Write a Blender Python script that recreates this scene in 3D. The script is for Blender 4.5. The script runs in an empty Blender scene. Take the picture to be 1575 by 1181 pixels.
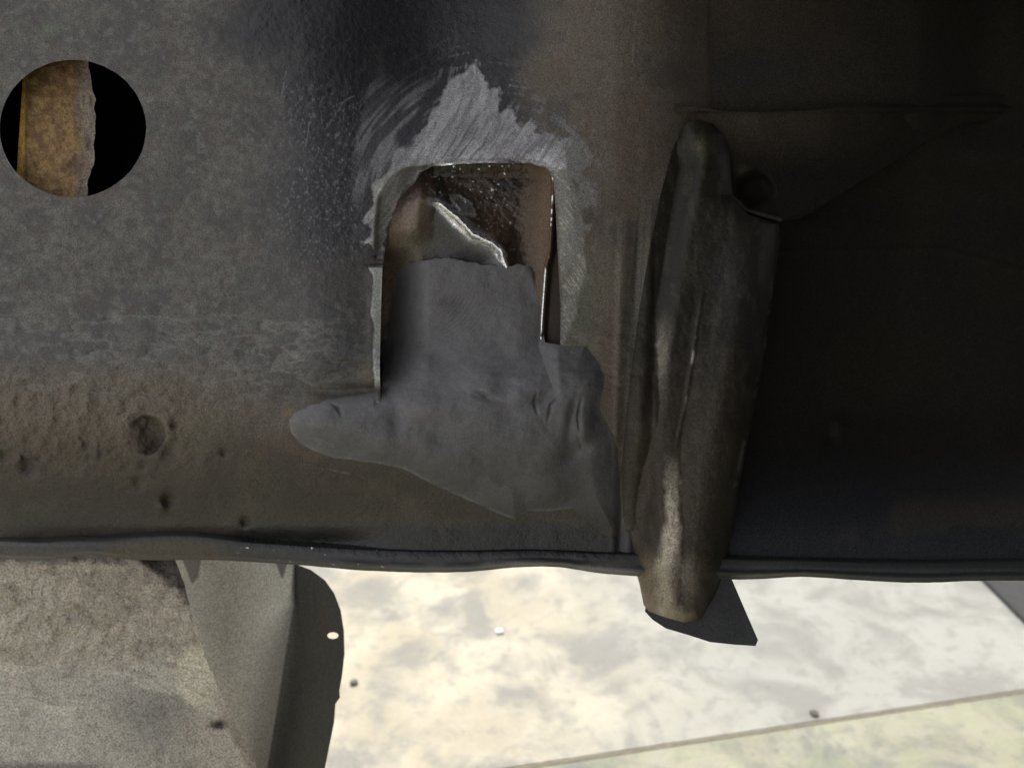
import bpy, math
import numpy as np

# ------------------------------------------------------------------ camera, world, sun, exposure
S = bpy.context.scene
HC = 0.62                      # camera height above the ground (m)
PITCH = math.radians(20)       # looking down
HFOV = math.radians(62)
FPX = 787.5 / math.tan(HFOV / 2)
D0 = 0.26                      # camera to rail face
cam_d = bpy.data.cameras.new("camera")
cam = bpy.data.objects.new("camera", cam_d)
S.collection.objects.link(cam)
cam.location = (0, 0, HC)
cam.rotation_euler = (math.radians(90) - PITCH, 0, 0)
cam_d.sensor_width = 36
cam_d.lens = 18 / math.tan(HFOV / 2)
cam_d.clip_start = 0.005
cam_d.clip_end = 200
cam_d.dof.use_dof = True
cam_d.dof.focus_distance = D0 - 0.002
cam_d.dof.aperture_fstop = 18
S.camera = cam

SUN_EL, SUN_AZ = math.radians(52), math.radians(-14)   # azimuth from +Y (away from the camera)
W = bpy.data.worlds.new("World")
S.world = W
W.use_nodes = True
wn = W.node_tree
bg = wn.nodes["Background"]
sky = wn.nodes.new("ShaderNodeTexSky")
sky.sky_type = 'NISHITA'
sky.sun_disc = False
sky.sun_elevation = SUN_EL
sky.sun_rotation = SUN_AZ
sky.dust_density = 2.0
hz = wn.nodes.new("ShaderNodeHueSaturation")       # thin high cloud: the sky is whiter than clear blue
hz.inputs["Saturation"].default_value = 0.12
wn.links.new(sky.outputs[0], hz.inputs["Color"])
wn.links.new(hz.outputs[0], bg.inputs[0])
bg.inputs[1].default_value = 0.15

sd = bpy.data.lights.new("sun", 'SUN')
sd.energy = 3.0
sd.angle = math.radians(0.5)
sd.color = (1.0, 0.95, 0.87)
sun = bpy.data.objects.new("sun", sd)
S.collection.objects.link(sun)
sun.rotation_euler = (-(math.pi / 2 - SUN_EL), 0, SUN_AZ * -1)
S.view_settings.view_transform = 'Standard'
S.view_settings.look = 'None'
S.view_settings.gamma = 1
S.view_settings.exposure = 1.08

# ------------------------------------------------------------------ helpers
CAMP = np.array([0, 0, HC])
FV = np.array([0, math.cos(PITCH), -math.sin(PITCH)])
UV_ = np.array([0, math.sin(PITCH), math.cos(PITCH)])
RV = np.array([1.0, 0, 0])


def place(px, py, h):
    """Sight line through (px, py), at the rail face distance less h millimetres -> world point."""
    px = np.asarray(px, float); py = np.asarray(py, float)
    d = D0 - np.asarray(h, float) * 0.001
    a = (px - 787.5) / FPX
    b = (590.5 - py) / FPX
    return CAMP + d[..., None] * (FV + a[..., None] * RV + b[..., None] * UV_)


def on_ground(px, py, z=0.0):
    a = (px - 787.5) / FPX
    b = (590.5 - py) / FPX
    r = FV + a * RV + b * UV_
    return CAMP + r * ((z - HC) / r[2])


_lat = {}


def vnoise(x, y, seed):
    if seed not in _lat:
        _lat[seed] = np.random.RandomState(seed).rand(256, 256)
    L = _lat[seed]
    xi = np.floor(x).astype(int); yi = np.floor(y).astype(int)
    fx = x - xi; fy = y - yi
    fx = fx * fx * (3 - 2 * fx); fy = fy * fy * (3 - 2 * fy)
    x0 = xi & 255; x1 = (xi + 1) & 255; y0 = yi & 255; y1 = (yi + 1) & 255
    return (L[y0, x0] * (1 - fx) + L[y0, x1] * fx) * (1 - fy) + (L[y1, x0] * (1 - fx) + L[y1, x1] * fx) * fy


def fbm(x, y, size, seed, octs=4, ax=1.0, ay=1.0, ang=0.0, rough=0.5):
    """0..1 noise with features of `size` pixels, optionally stretched and turned."""
    c, s = math.cos(math.radians(ang)), math.sin(math.radians(ang))
    u = (x * c + y * s) / (size * ax); v = (-x * s + y * c) / (size * ay)
    t = 0; a = 1.0; n = 0
    for i in range(octs):
        t = t + a * vnoise(u * 2 ** i + 17.3 * i, v * 2 ** i + 9.1 * i, seed * 10 + i)
        n += a; a *= rough
    return t / n


def ss(a, b, x):
    t = np.clip((x - a) / (b - a), 0, 1)
    return t * t * (3 - 2 * t)


def gs(x, y, cx, cy, rx, ry=None, ang=0.0):
    ry = ry or rx
    c, s = math.cos(math.radians(ang)), math.sin(math.radians(ang))
    u = ((x - cx) * c + (y - cy) * s) / rx; v = (-(x - cx) * s + (y - cy) * c) / ry
    return np.exp(-(u * u + v * v))


def dline(x, y, pts):
    """distance to a polyline and the 0..1 position along it"""
    best = np.full(np.shape(x), 1e9); tt = np.zeros(np.shape(x))
    n = len(pts) - 1
    for i in range(n):
        (ax, ay), (bx, by) = pts[i], pts[i + 1]
        vx, vy = bx - ax, by - ay
        t = np.clip(((x - ax) * vx + (y - ay) * vy) / (vx * vx + vy * vy), 0, 1)
        d = np.hypot(x - ax - t * vx, y - ay - t * vy)
        m = d < best
        best = np.where(m, d, best); tt = np.where(m, (i + t) / n, tt)
    return best, tt


def sdf(x, y, poly):
    """signed distance to a closed polygon, negative inside"""
    d, _ = dline(x, y, list(poly) + [poly[0]])
    inside = np.zeros(np.shape(x), bool)
    n = len(poly)
    for i in range(n):
        (ax, ay), (bx, by) = poly[i], poly[(i + 1) % n]
        if ay == by: continue
        c = ((ay > y) != (by > y)) & (x < (bx - ax) * (y - ay) / (by - ay) + ax)
        inside ^= c
    return np.where(inside, -d, d)


def curve(x, pts):
    """smooth curve y(x) through points"""
    xs = np.array([p[0] for p in pts], float); ys = np.array([p[1] for p in pts], float)
    m = np.gradient(ys, xs)
    i = np.clip(np.searchsorted(xs, x) - 1, 0, len(xs) - 2)
    h = xs[i + 1] - xs[i]; t = np.clip((x - xs[i]) / h, 0, 1)
    return ((2 * t**3 - 3 * t**2 + 1) * ys[i] + (t**3 - 2 * t**2 + t) * h * m[i]
            + (-2 * t**3 + 3 * t**2) * ys[i + 1] + (t**3 - t**2) * h * m[i + 1])


class Mat:
    """per-vertex material description: colour, roughness, metalness, relief"""
    def __init__(s, x, col, rough=0.6, metal=0.0, bump=0.5):
        n = np.shape(x)
        s.c = np.ones(n + (3,)) * np.array(col); s.r = np.full(n, float(rough))
        s.m = np.full(n, float(metal)); s.b = np.full(n, float(bump))

    def mix(s, k, col=None, rough=None, metal=None, bump=None):
        k = np.clip(k, 0, 1)
        if col is not None: s.c = s.c * (1 - k[..., None]) + np.array(col) * k[..., None]
        if rough is not None: s.r = s.r * (1 - k) + rough * k
        if metal is not None: s.m = s.m * (1 - k) + metal * k
        if bump is not None: s.b = s.b * (1 - k) + bump * k

    def mul(s, k):
        s.c = s.c * np.asarray(k)[..., None]


RAIL_ORIGIN = place(787, 840, 0)


def make_mesh(name, verts, quads, mat_attr, material, parent, origin, thin_from=None):
    me = bpy.data.meshes.new(name)
    v = verts - (np.array(origin) if origin is not None else 0)
    nv, nq = len(v), len(quads)
    me.vertices.add(nv); me.vertices.foreach_set("co", v.astype(np.float32).ravel())
    me.loops.add(nq * 4); me.loops.foreach_set("vertex_index", quads.astype(np.int32).ravel())
    me.polygons.add(nq)
    me.polygons.foreach_set("loop_start", np.arange(0, nq * 4, 4, dtype=np.int32))
    me.polygons.foreach_set("loop_total", np.full(nq, 4, dtype=np.int32))
    me.polygons.foreach_set("use_smooth", np.ones(nq, bool))
    me.update(calc_edges=True)
    if mat_attr is not None:
        a = me.attributes.new("mcol", 'FLOAT_COLOR', 'POINT')
        a.data.foreach_set("color", np.concatenate([np.clip(mat_attr.c, 0.002, 0.95), np.ones((nv, 1))], 1).astype(np.float32).ravel())
        p = me.attributes.new("mprop", 'FLOAT_COLOR', 'POINT')
        p.data.foreach_set("color", np.stack([np.clip(mat_attr.r, 0.05, 1), np.clip(mat_attr.m, 0, 1), np.clip(mat_attr.b, 0, 3), np.ones(nv)], 1).astype(np.float32).ravel())
    me.validate()
    me.materials.append(material)
    o = bpy.data.objects.new(name, me)
    S.collection.objects.link(o)
    if parent is not None:
        o.parent = parent
    elif origin is not None:
        o.location = origin
    return o


def sheet(name, box, step, hf, mf, material, parent=None, inside=None, thick=2.0, origin=None, warp=None):
    """A pressed sheet: relief hf(x, y) in mm, cut to inside(x, y) < 0, with folded-back cut edges `thick` mm deep."""
    x0, x1, y0, y1 = box
    nx = int((x1 - x0) / step) + 1; ny = int((y1 - y0) / step) + 1
    X, Y = np.meshgrid(np.linspace(x0, x1, nx), np.linspace(y0, y1, ny))
    if warp: X, Y = warp(X, Y)
    keep = np.ones((ny - 1, nx - 1), bool)
    if inside is not None:
        sd_ = inside(X, Y)
        cen = (sd_[:-1, :-1] + sd_[1:, :-1] + sd_[:-1, 1:] + sd_[1:, 1:]) / 4
        keep = cen < 0
        used = np.zeros((ny, nx), int)
        for a in (slice(0, -1), slice(1, None)):
            for b in (slice(0, -1), slice(1, None)):
                used[a, b] += keep
        bd = (used > 0) & (used < 4)
        bd[0, :] &= sd_[0, :] > -step; bd[-1, :] &= sd_[-1, :] > -step
        bd[:, 0] &= sd_[:, 0] > -step; bd[:, -1] &= sd_[:, -1] > -step
        bx, by = X[bd], Y[bd]
        for _ in range(3):
            s0 = inside(bx, by); e = 0.5
            gx = (inside(bx + e, by) - s0) / e; gy = (inside(bx, by + e) - s0) / e
            g2 = np.maximum(gx * gx + gy * gy, 0.3)
            dx = -s0 * gx / g2; dy = -s0 * gy / g2
            L = np.maximum(np.hypot(dx, dy) / (step * 0.9), 1)
            bx = bx + dx / L; by = by + dy / L
        X[bd] = bx; Y[bd] = by
    H = hf(X, Y)
    idx = np.arange(ny * nx).reshape(ny, nx)
    a, b, c, d = idx[:-1, :-1][keep], idx[1:, :-1][keep], idx[1:, 1:][keep], idx[:-1, 1:][keep]
    quads = np.stack([a, b, c, d], 1)              # faces the camera
    # boundary edges (directed as in their quad)
    kp = np.pad(keep, 1)
    E = []
    def be(mask, p, q): E.append(np.stack([p[mask], q[mask]], 1))
    core = kp[1:-1, 1:-1]
    be(core & ~kp[:-2, 1:-1], idx[:-1, 1:], idx[:-1, :-1])
    be(core & ~kp[2:, 1:-1], idx[1:, :-1], idx[1:, 1:])
    be(core & ~kp[1:-1, :-2], idx[:-1, :-1], idx[1:, :-1])
    be(core & ~kp[1:-1, 2:], idx[1:, 1:], idx[:-1, 1:])
    E = np.concatenate(E)
    xf, yf, hf_ = X.ravel(), Y.ravel(), H.ravel()
    ev = np.unique(E)
    n0 = nx * ny
    re = np.full(n0, -1); re[ev] = np.arange(len(ev))
    allx = np.concatenate([xf, xf[ev], xf[ev]]); ally = np.concatenate([yf, yf[ev], yf[ev]])
    allh = np.concatenate([hf_, hf_[ev], hf_[ev] - thick])
    P = place(allx, ally, allh)
    ea, eb = re[E[:, 0]], re[E[:, 1]]
    sk = np.stack([n0 + eb, n0 + ea, n0 + len(ev) + ea, n0 + len(ev) + eb], 1)
    quads = np.concatenate([quads, sk])
    usedv = np.zeros(len(allx), bool); usedv[quads.ravel()] = True
    mp = np.cumsum(usedv) - 1
    quads = mp[quads]; P = P[usedv]
    m = mf(allx[usedv], ally[usedv])
    return make_mesh(name, P, quads, m, material, parent, RAIL_ORIGIN if origin is None else origin)


def surface_material(name, fine=2600.0, mid=520.0, bump=0.0004, speck=0.5, spec=0.5, coat=0.0):
    """weathered metal: attributes give where each coat lies, noise gives grain, blotches and relief"""
    m = bpy.data.materials.new(name); m.use_nodes = True
    nt = m.node_tree; N = nt.nodes; L = nt.links
    pb = N["Principled BSDF"]
    tc = N.new("ShaderNodeTexCoord")
    a = N.new("ShaderNodeAttribute"); a.attribute_name = "mcol"
    p = N.new("ShaderNodeAttribute"); p.attribute_name = "mprop"
    sp = N.new("ShaderNodeSeparateColor"); L.new(p.outputs["Color"], sp.inputs[0])
    n1 = N.new("ShaderNodeTexNoise"); n1.inputs["Scale"].default_value = fine; n1.inputs["Detail"].default_value = 3
    n2 = N.new("ShaderNodeTexNoise"); n2.inputs["Scale"].default_value = mid; n2.inputs["Detail"].default_value = 6
    n2.inputs["Roughness"].default_value = 0.62
    L.new(tc.outputs["Object"], n1.inputs["Vector"]); L.new(tc.outputs["Object"], n2.inputs["Vector"])
    mr = N.new("ShaderNodeMapRange"); mr.inputs["From Min"].default_value = 0.3; mr.inputs["From Max"].default_value = 0.7
    mr.inputs["To Min"].default_value = 1 - speck; mr.inputs["To Max"].default_value = 1 + speck
    L.new(n1.outputs["Fac"], mr.inputs["Value"])
    mr2 = N.new("ShaderNodeMapRange"); mr2.inputs["From Min"].default_value = 0.3; mr2.inputs["From Max"].default_value = 0.7
    mr2.inputs["To Min"].default_value = 0.9; mr2.inputs["To Max"].default_value = 1.11
    L.new(n2.outputs["Fac"], mr2.inputs["Value"])
    mu = N.new("ShaderNodeMath"); mu.operation = 'MULTIPLY'
    L.new(mr.outputs[0], mu.inputs[0]); L.new(mr2.outputs[0], mu.inputs[1])
    vm = N.new("ShaderNodeVectorMath"); vm.operation = 'SCALE'
    L.new(a.outputs["Color"], vm.inputs[0]); L.new(mu.outputs[0], vm.inputs["Scale"])
    # faint hue drift, as dust over primer
    n3 = N.new("ShaderNodeTexNoise"); n3.inputs["Scale"].default_value = mid * 1.7; n3.inputs["Detail"].default_value = 4
    L.new(tc.outputs["Object"], n3.inputs["Vector"])
    mc = N.new("ShaderNodeMix"); mc.data_type = 'RGBA'; mc.blend_type = 'OVERLAY'; mc.inputs["Factor"].default_value = 0.16
    L.new(vm.outputs[0], mc.inputs[6]); L.new(n3.outputs["Color"], mc.inputs[7])
    vm2 = N.new("ShaderNodeMix"); vm2.data_type = 'RGBA'; vm2.blend_type = 'MIX'; vm2.inputs["Factor"].default_value = 0.6
    L.new(vm.outputs[0], vm2.inputs[6]); L.new(mc.outputs[2], vm2.inputs[7])
    L.new(vm2.outputs[2], pb.inputs["Base Color"])
    rr = N.new("ShaderNodeMath"); rr.operation = 'MULTIPLY_ADD'
    L.new(n2.outputs["Fac"], rr.inputs[0]); rr.inputs[1].default_value = 0.3
    rs = N.new("ShaderNodeMath"); rs.operation = 'SUBTRACT'; L.new(sp.outputs[0], rs.inputs[0]); rs.inputs[1].default_value = 0.15
    L.new(rs.outputs[0], rr.inputs[2]); rr.use_clamp = True
    L.new(rr.outputs[0], pb.inputs["Roughness"]); L.new(sp.outputs[1], pb.inputs["Metallic"])
    bs = N.new("ShaderNodeMath"); bs.operation = 'MULTIPLY_ADD'
    L.new(n1.outputs["Fac"], bs.inputs[0]); bs.inputs[1].default_value = 0.5
    L.new(n2.outputs["Fac"], bs.inputs[2])
    bp = N.new("ShaderNodeBump"); bp.inputs["Distance"].default_value = bump
    L.new(bs.outputs[0], bp.inputs["Height"]); L.new(sp.outputs[2], bp.inputs["Strength"])
    L.new(bp.outputs[0], pb.inputs["Normal"])
    pb.inputs["Specular IOR Level"].default_value = spec
    if coat: pb.inputs["Coat Weight"].default_value = coat; pb.inputs["Coat Roughness"].default_value = 0.25
    return m


M_rail = surface_material("dusty_painted_steel")
M_rust = surface_material("rusted_steel", fine=2200, mid=420, speck=0.45)
M_fill = surface_material("grey_putty", fine=3000, mid=480, bump=0.00035, speck=0.26, spec=0.35)
M_worn = surface_material("worn_brown_steel", fine=2200, mid=420, speck=0.4, spec=0.22)
M_dull = surface_material("shade_dulled_steel", spec=0.12)  # low gloss for web and gusset, coloured dark to deepen their shade
M_far = surface_material("weathered_panel_steel", fine=1500, mid=330, bump=0.0007)

rail = bpy.data.objects.new("chassis_rail", None)
S.collection.objects.link(rail)
rail.location = RAIL_ORIGIN
rail["label"] = "dark dusty chassis rail with round hole, grey putty repair and upright ribbed bracket"
rail["category"] = "chassis rail"

# ------------------------------------------------------------------ shapes shared by several parts
OPEN = [(586, 660), (584, 560), (586, 480), (588, 412), (592, 385), (597, 350), (608, 322), (626, 300), (637, 284), (646, 266), (664, 257), (700, 253),
        (760, 251), (815, 252), (838, 258), (851, 275), (855, 330), (858, 400), (862, 470), (862, 530), (860, 660)]
BOT = [(-80, 836), (0, 836), (60, 838), (130, 833), (200, 828), (300, 826), (370, 836), (450, 842), (640, 850), (860, 852), (1000, 856), (1100, 862), (1700, 870)]
LIP = [(-80, 860), (0, 860), (80, 861), (130, 854), (200, 860), (350, 862), (450, 868), (560, 877), (640, 880), (720, 879), (800, 872),
       (860, 872), (920, 881), (980, 886), (1060, 888), (1140, 891), (1240, 887), (1320, 892), (1420, 896), (1500, 893), (1700, 895)]


def panel_h(x, y):
    h = 0.8 * (fbm(x, y, 160, 3, 3) - 0.5)
    top = ss(275, 70, y)
    # valley running down from the top, its left wall in shade and its right wall facing the light
    v = np.where(x < 690, np.exp(-((x - 690) / 150.0) ** 2), np.exp(-((x - 690) / 190.0) ** 2))
    h = h - 15.0 * v * top
    h = h + 3.0 * gs(x, y, 480, 300, 90, 190)
    # the skin turns away beyond its right shoulder
    h = h - 13 * ss(985, 1130, x) - 8 * ss(1085, 1130, x) - 2.5 * ss(940, 1010, x)
    # belly and the turn under it
    belly = ss(470, 625, y)
    h = h + 5.0 * belly - 9.0 * ss(640, 815, y) - 3 * ss(805, 835, y) * ss(-100, 300, x) * ss(620, 500, x)
    # pinch that runs into the opening at the left
    d, t = dline(x, y, [(330, 590), (430, 604), (520, 604), (592, 598)])
    h = h - 2.8 * t * np.exp(-(d / 9.0) ** 2) - 1.8 * gs(x, y, 520, 590, 80, 24)
    h = h + 3.4 * gs(x, y, 510, 500, 70, 70)
    # worked edges of the opening
    o = sdf(x, y, OPEN)
    ul = ss(430, 380, y) * ss(720, 640, x)
    arc_, _ = dline(x, y, [(574, 400), (575, 350), (580, 300), (598, 268), (625, 255), (660, 251)])
    ina = ss(0, 8, np.where((x > np.interp(y, [251, 255, 268, 300, 350, 400], [660, 625, 598, 580, 575, 574])), arc_, 0))
    h = h - 4.2 * ul * ina * ss(40, 0, o) ** .7 * ss(405, 385, y) * ss(250, 264, y) - 1.0 * ss(420, 380, y) * np.exp(-(np.maximum(o, 0) / 16) ** 2)
    h = h + .5 * np.exp(-((x - 574) / 9.0) ** 2) * ss(400, 425, y) * ss(600, 580, y)
    # lap step beside the lower left edge
    h = h - 1.3 * ss(5, 0, np.abs(y - 409)) * ss(562, 580, x) * ss(600, 592, x)
    # crater, pits and crusts in the belly
    r = np.hypot(x - 226, (y - 668) * 0.95)
    h = h - 5.5 * ss(30, 25, r + 5 * (fbm(x, y, 14, 41) - .5)) * ss(198, 250, x - 0.3 * (y - 665)) + .5 * np.exp(-((r - 36) / 8.0) ** 2)
    for cx, cy, rr, dp in ((44, 718, 11, 1.8), (30, 706, 7, -1.2), (60, 706, 6, 1), (258, 768, 10, 2.2), (249, 779, 8, -1.4), (222, 716, 7, 1), (214, 742, 10, 1.2),
                           (378, 803, 8, 1.8), (268, 655, 6, 1.6), (345, 697, 6, 1.1), (135, 706, 7, 1.0), (148, 701, 6, -.8), (8, 702, 8, 1.1), (262, 690, 12, 1.2)):
        h = h - dp * gs(x, y, cx, cy, rr)
    crust = ss(540, 610, y) * ss(760, 690, y) * ss(420, 200, x)
    n = fbm(x, y, 15, 5, 4)
    h = h + crust * 1.7 * (n - 0.5) + 0.5 * (fbm(x, y, 34, 6, 4) - 0.5) * (1 - crust)
    h = h + 0.22 * ss(560, 380, y) * ss(340, 400, x) * ss(590, 540, x) * (fbm(x, y, 6, 7, 2) - 0.5)
    # ripples of old seam sealer above the belly
    q = fbm(x, y, 70, 8, 4, ay=0.45)
    h = h + 1.3 * ss(430, 520, y) * ss(640, 570, y) * np.abs(q - 0.5) * 2
    # scored grooves right of the opening
    g = ss(940, 955, x) * ss(1010, 1000, x) * ss(300, 420, y)
    xx = x + (y - 500) * 0.07
    h = h + g * 0.7 * np.sin((xx - 940) / 7.0)
    return h


SWOOSH = [(684, 138), (706, 118), (733, 94), (742, 112), (746, 140), (768, 138), (768, 172), (790, 168), (800, 196), (818, 182), (822, 205), (850, 205), (872, 215),
          (892, 240), (880, 262), (855, 262), (836, 250), (700, 250), (655, 256), (628, 284), (606, 318), (594, 350), (590, 398), (577, 402), (574, 384), (558, 372), (571, 352),
          (562, 338), (570, 318), (572, 296), (590, 268), (604, 246), (618, 226), (640, 205), (660, 178)]
FRINGE = [(846, 256), (872, 262), (890, 300), (898, 350), (902, 420), (890, 450), (886, 480), (868, 528), (860, 528), (866, 470), (860, 400), (855, 320)]


def panel_m(x, y):
    m = Mat(x, (0.087, 0.081, 0.074), 0.6, 0.0, 0.6)
    bl = fbm(x, y, 48, 21, 5)
    m.mix(0.7 * ss(0.42, 0.72, bl) , (0.140, 0.127, 0.116), 0.75)
    m.mix(0.6 * ss(0.55, 0.30, bl), (0.064, 0.057, 0.056), 0.55)
    b2 = fbm(x, y, 20, 22, 4)
    b3 = fbm(x, y, 9, 37, 3)
    m.mix(0.5 * ss(0.55, 0.75, b3), (0.17, 0.16, 0.15))
    m.mix(0.45 * ss(0.45, 0.28, b3), (0.048, 0.046, 0.05))
    m.mix(0.3 * ss(0.5, 0.72, b2), (0.105, 0.110, 0.090))
    m.mix(0.4 * ss(0.5, 0.3, b2), (0.082, 0.062, 0.058))
    m.mix(0.7 * gs(x, y, 78, 45, 14, 11), (0.12, 0.14, 0.10))
    # blue black glossy paint round the worked area, deepened to shade the top valley
    e = fbm(x, y, 60, 23, 4) - 0.5
    bk = ss(330, 500, x + 90 * e) * ss(640, 560, x) * ss(560, 330, y + 80 * e)
    bk = np.maximum(bk, ss(290, 400, x + 60 * e) * ss(130, 60, y + 60 * e) * ss(790, 720, x))
    bk = np.maximum(bk, ss(560, 600, x) * ss(850, 770, x + 0.4 * (y - 150) + 70 * e) * ss(260, 240, y))
    m.mix(0.94 * bk, (0.019, 0.018, 0.024), 0.42, 0, 0.8)
    sp = fbm(x, y, 2.8, 24, 2, ax=0.8, ay=1.4, ang=15)
    m.mix(bk * 0.4 * ss(0.64, 0.8, sp) * ss(90, 170, y) * ss(360, 430, x) * ss(580, 540, x), (0.3, 0.3, 0.34), 0.25, 0.6)
    # dark patch at the left of the lower edge
    m.mix(0.8 * gs(x, y, 520, 530, 60, 60) , (0.028, 0.029, 0.033), 0.4)
    m.mix(0.75 * gs(x, y, 530, 430, 50, 28), (0.055, 0.045, 0.037), 0.5)
    # brown tone on the right shoulder, pale haze put into its colour
    br = ss(760, 850, x + 60 * e - 0.1 * (250 - y))
    m.mix(0.9 * br, (0.132, 0.110, 0.090), 0.7, 0, 0.6)
    far = ss(985, 1090, x)
    n4 = fbm(x, y, 60, 25, 4)
    m.mix(br * 0.3 * ss(0.52, 0.68, n4), (0.12, 0.078, 0.052))
    m.mix(br * 0.5 * ss(0.46, 0.34, n4), (0.052, 0.052, 0.054))
    m.mix(br * 0.6 * ss(370, 430, y) * ss(640, 520, y) * ss(1000, 930, x), (0.115, 0.115, 0.085))
    m.mix(br * 0.6 * gs(x, y, 935, 560, 22, 150, 4), (0.12, 0.078, 0.05))
    m.mix(0.55 * gs(x, y, 915, 335, 34, 40), (0.06, 0.056, 0.054))
    m.mix(.9 * far * ss(300, 200, y), (0.062, 0.050, 0.040), .7)
    # brown belly, darkened towards the flange
    bg_ = ss(575, 680, y + 70 * e)
    m.mix(0.9 * bg_ * ss(980, 900, x), (0.090, 0.066, 0.048), 0.66, 0, 0.9)
    m.mix(0.5 * bg_ * ss(0.5, 0.64, n4), (0.088, 0.080, 0.046))
    m.mix(0.5 * bg_ * ss(0.48, 0.36, bl), (0.034, 0.031, 0.026), 0.5)
    m.mix(0.8 * ss(540, 600, y) * ss(700, 640, y) * ss(480, 250, x), (0.145, 0.118, 0.088), 0.75, 0, 1.4)
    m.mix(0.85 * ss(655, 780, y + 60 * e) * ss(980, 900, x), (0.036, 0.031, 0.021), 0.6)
    m.mix(.45 * ss(.42, .75, fbm(x, y, 60, 39, 5)) * ss(620, 700, y), (.085, .070, .046))
    q = fbm(x, y, 70, 8, 4, ay=0.45)
    m.mix(0.5 * ss(430, 500, y) * ss(640, 580, y) * ss(0.06, 0.0, np.abs(q - 0.52)) * ss(560, 480, x), (0.17, 0.16, 0.145), 0.5)
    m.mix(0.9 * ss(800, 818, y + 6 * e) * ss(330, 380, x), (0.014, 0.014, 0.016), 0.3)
    m.mix(0.6 * gs(x, y, 441, 634, 8, 7), (0.22, 0.15, 0.04))
    m.mix(0.4 * gs(x, y, 560, 575, 12, 16), (0.16, 0.12, 0.05))
    # bare steel round the opening, feathered by the abrasive
    st = fbm(x, y, 9, 26, 3, ax=4, ay=0.55, ang=-52) - 0.5
    st2 = fbm(x, y, 26, 27, 3) - 0.5
    s1 = sdf(x + 7 * st * (1 + ss(760, 800, x)), y - 7 * st, SWOOSH) + 18 * st2 + 7 * (fbm(x, y, 7, 38, 3) - .5)
    bare = ss(2, -3, s1)
    str_ = fbm(x, y, 6, 28, 3, ax=7, ay=0.5, ang=-55)
    left = ss(548, 560, x + 0.2 * (y - 200)) * ss(690, 600, x + 0.55 * (y - 200)) * ss(110, 160, y) * ss(330, 250, y)
    arc = np.hypot(x - 760, y - 330)
    strk = vnoise(arc / 4.0, np.arctan2(y - 330, x - 760) * 5, 71) * 0.6 + vnoise(arc / 9.0, np.arctan2(y - 330, x - 760) * 3, 72) * 0.5
    # swept strokes at the left
    sweep = left * ss(0.5, 0.72, strk)
    m.mix(0.9 * sweep, (0.27, 0.268, 0.29), 0.42, 0.2, 0.3)
    m.mix(.35 * left, (.10, .10, .115), .42)
    halo = ss(36, 0, s1) * ss(420, 360, y)
    m.mix(0.35 * halo * ss(0.45, 0.6, str_), (0.12, 0.12, 0.13), 0.4, 0.3)
    m.mix(bare * 0.95, (0.44, 0.43, 0.455), 0.42, 0.2, 0.3)
    m.mix(bare * 0.5 * ss(0.52, 0.38, str_), (0.20, 0.20, 0.215), 0.35)
    m.mix(bare * 0.5 * ss(0.5, 0.62, fbm(x, y, 40, 29, 4, ax=1.6, ang=-50)), (0.19, 0.18, 0.205))
    m.mix(bare * 0.75 * ss(650, 615, x) * ss(250, 275, y), (0.29, 0.295, 0.27), 0.5)
    wx = x + 40 * fbm(x, y, 90, 76, 2) + 0.0016 * (y - 250) ** 2; sk = fbm(wx, y, 5, 75, 3, ax=9, ay=.7, ang=-56)
    wide = np.exp(-(np.maximum(s1, 0) / 34) ** 2) * ss(300, 230, y)
    m.mix(.75 * ss(.56, .7, strk * .5 + sk * .5) * wide * (1 - bare), (.24, .235, .25), .42, .25)
    m.mix(.5 * ss(.5, .7, sk) * bare, (.50, .49, .50), .36, .4)
    m.mix(.45 * ss(.48, .32, sk) * bare, (.20, .19, .21), .4, .2)
    # narrow dark tear at the left of the bare patch
    d, t = dline(x, y, [(690, 110), (655, 165), (625, 208), (622, 214)])
    m.mix(0.85 * ss(12 * t + 7, 8 * t, d + 10 * st), (0.03, 0.03, 0.04), 0.4)
    # fine hooked scratches
    for pts, w, k in (([(735, 195), (728, 212), (706, 240), (698, 248)], 1.6, 1), ([(722, 194), (712, 215), (694, 240)], 1.5, 1), ([(705, 196), (700, 215), (680, 244)], 1.4, 1),
                      ([(752, 205), (742, 225), (722, 244)], 1.5, 1)):
        d, t = dline(x, y, pts); m.mix(0.7 * ss(w, 0.3, d), (0.07, 0.065, 0.08))
    # fringe of short strokes at the right of the opening
    an = fbm((y - 0.9 * (x - 860) - 0.012 * (x - 860) ** 2) * 6, x - 860, 15, 73, 3)
    s2 = sdf(x, y, FRINGE) + 12 * (an - 0.4) * ss(440, 300, y)
    fr = ss(3, -3, s2)
    m.mix(fr * 0.85, (0.21, 0.20, 0.18), 0.45, 0.2)
    m.mix(fr * 0.8 * ss(0.5, 0.66, an) * ss(.35, .55, fbm(x, y, 12, 74, 2)), (0.36, 0.34, 0.30), 0.4, 0.2)
    h2 = ss(0.45, 0.62, fbm(x, y, 22, 30, 4) + 0.25 * gs(x, y, 890, 300, 22, 120) - 0.12)
    m.mix(0.9 * h2 * ss(.2, .5, gs(x, y, 890, 300, 28, 130)), (0.185, 0.182, 0.175), 0.5, 0.1)
    # scraped strip along the lower left edge
    w = 14 + 9 * (fbm(x * 0, y, 30, 31, 3) - 0.5) + 8 * ss(428, 412, y)
    sc = ss(w, w - 2.5, 586 - x + 0 * y) * ss(408, 413, y) * ss(600, 590, y) * (x < 592)
    m.mix(sc * 0.95, (0.42, 0.43, 0.41), 0.45, 0.1, 0.2)
    # polished cut edge at the top and right
    o = sdf(x, y, OPEN)
    m.mix(ss(3.2, 1.0, o) * ss(262, 256, y) * ss(628, 645, x) * ss(770, 745, x), (0.95, 0.94, 0.92), 0.14, 1.0, 0.3)
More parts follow.
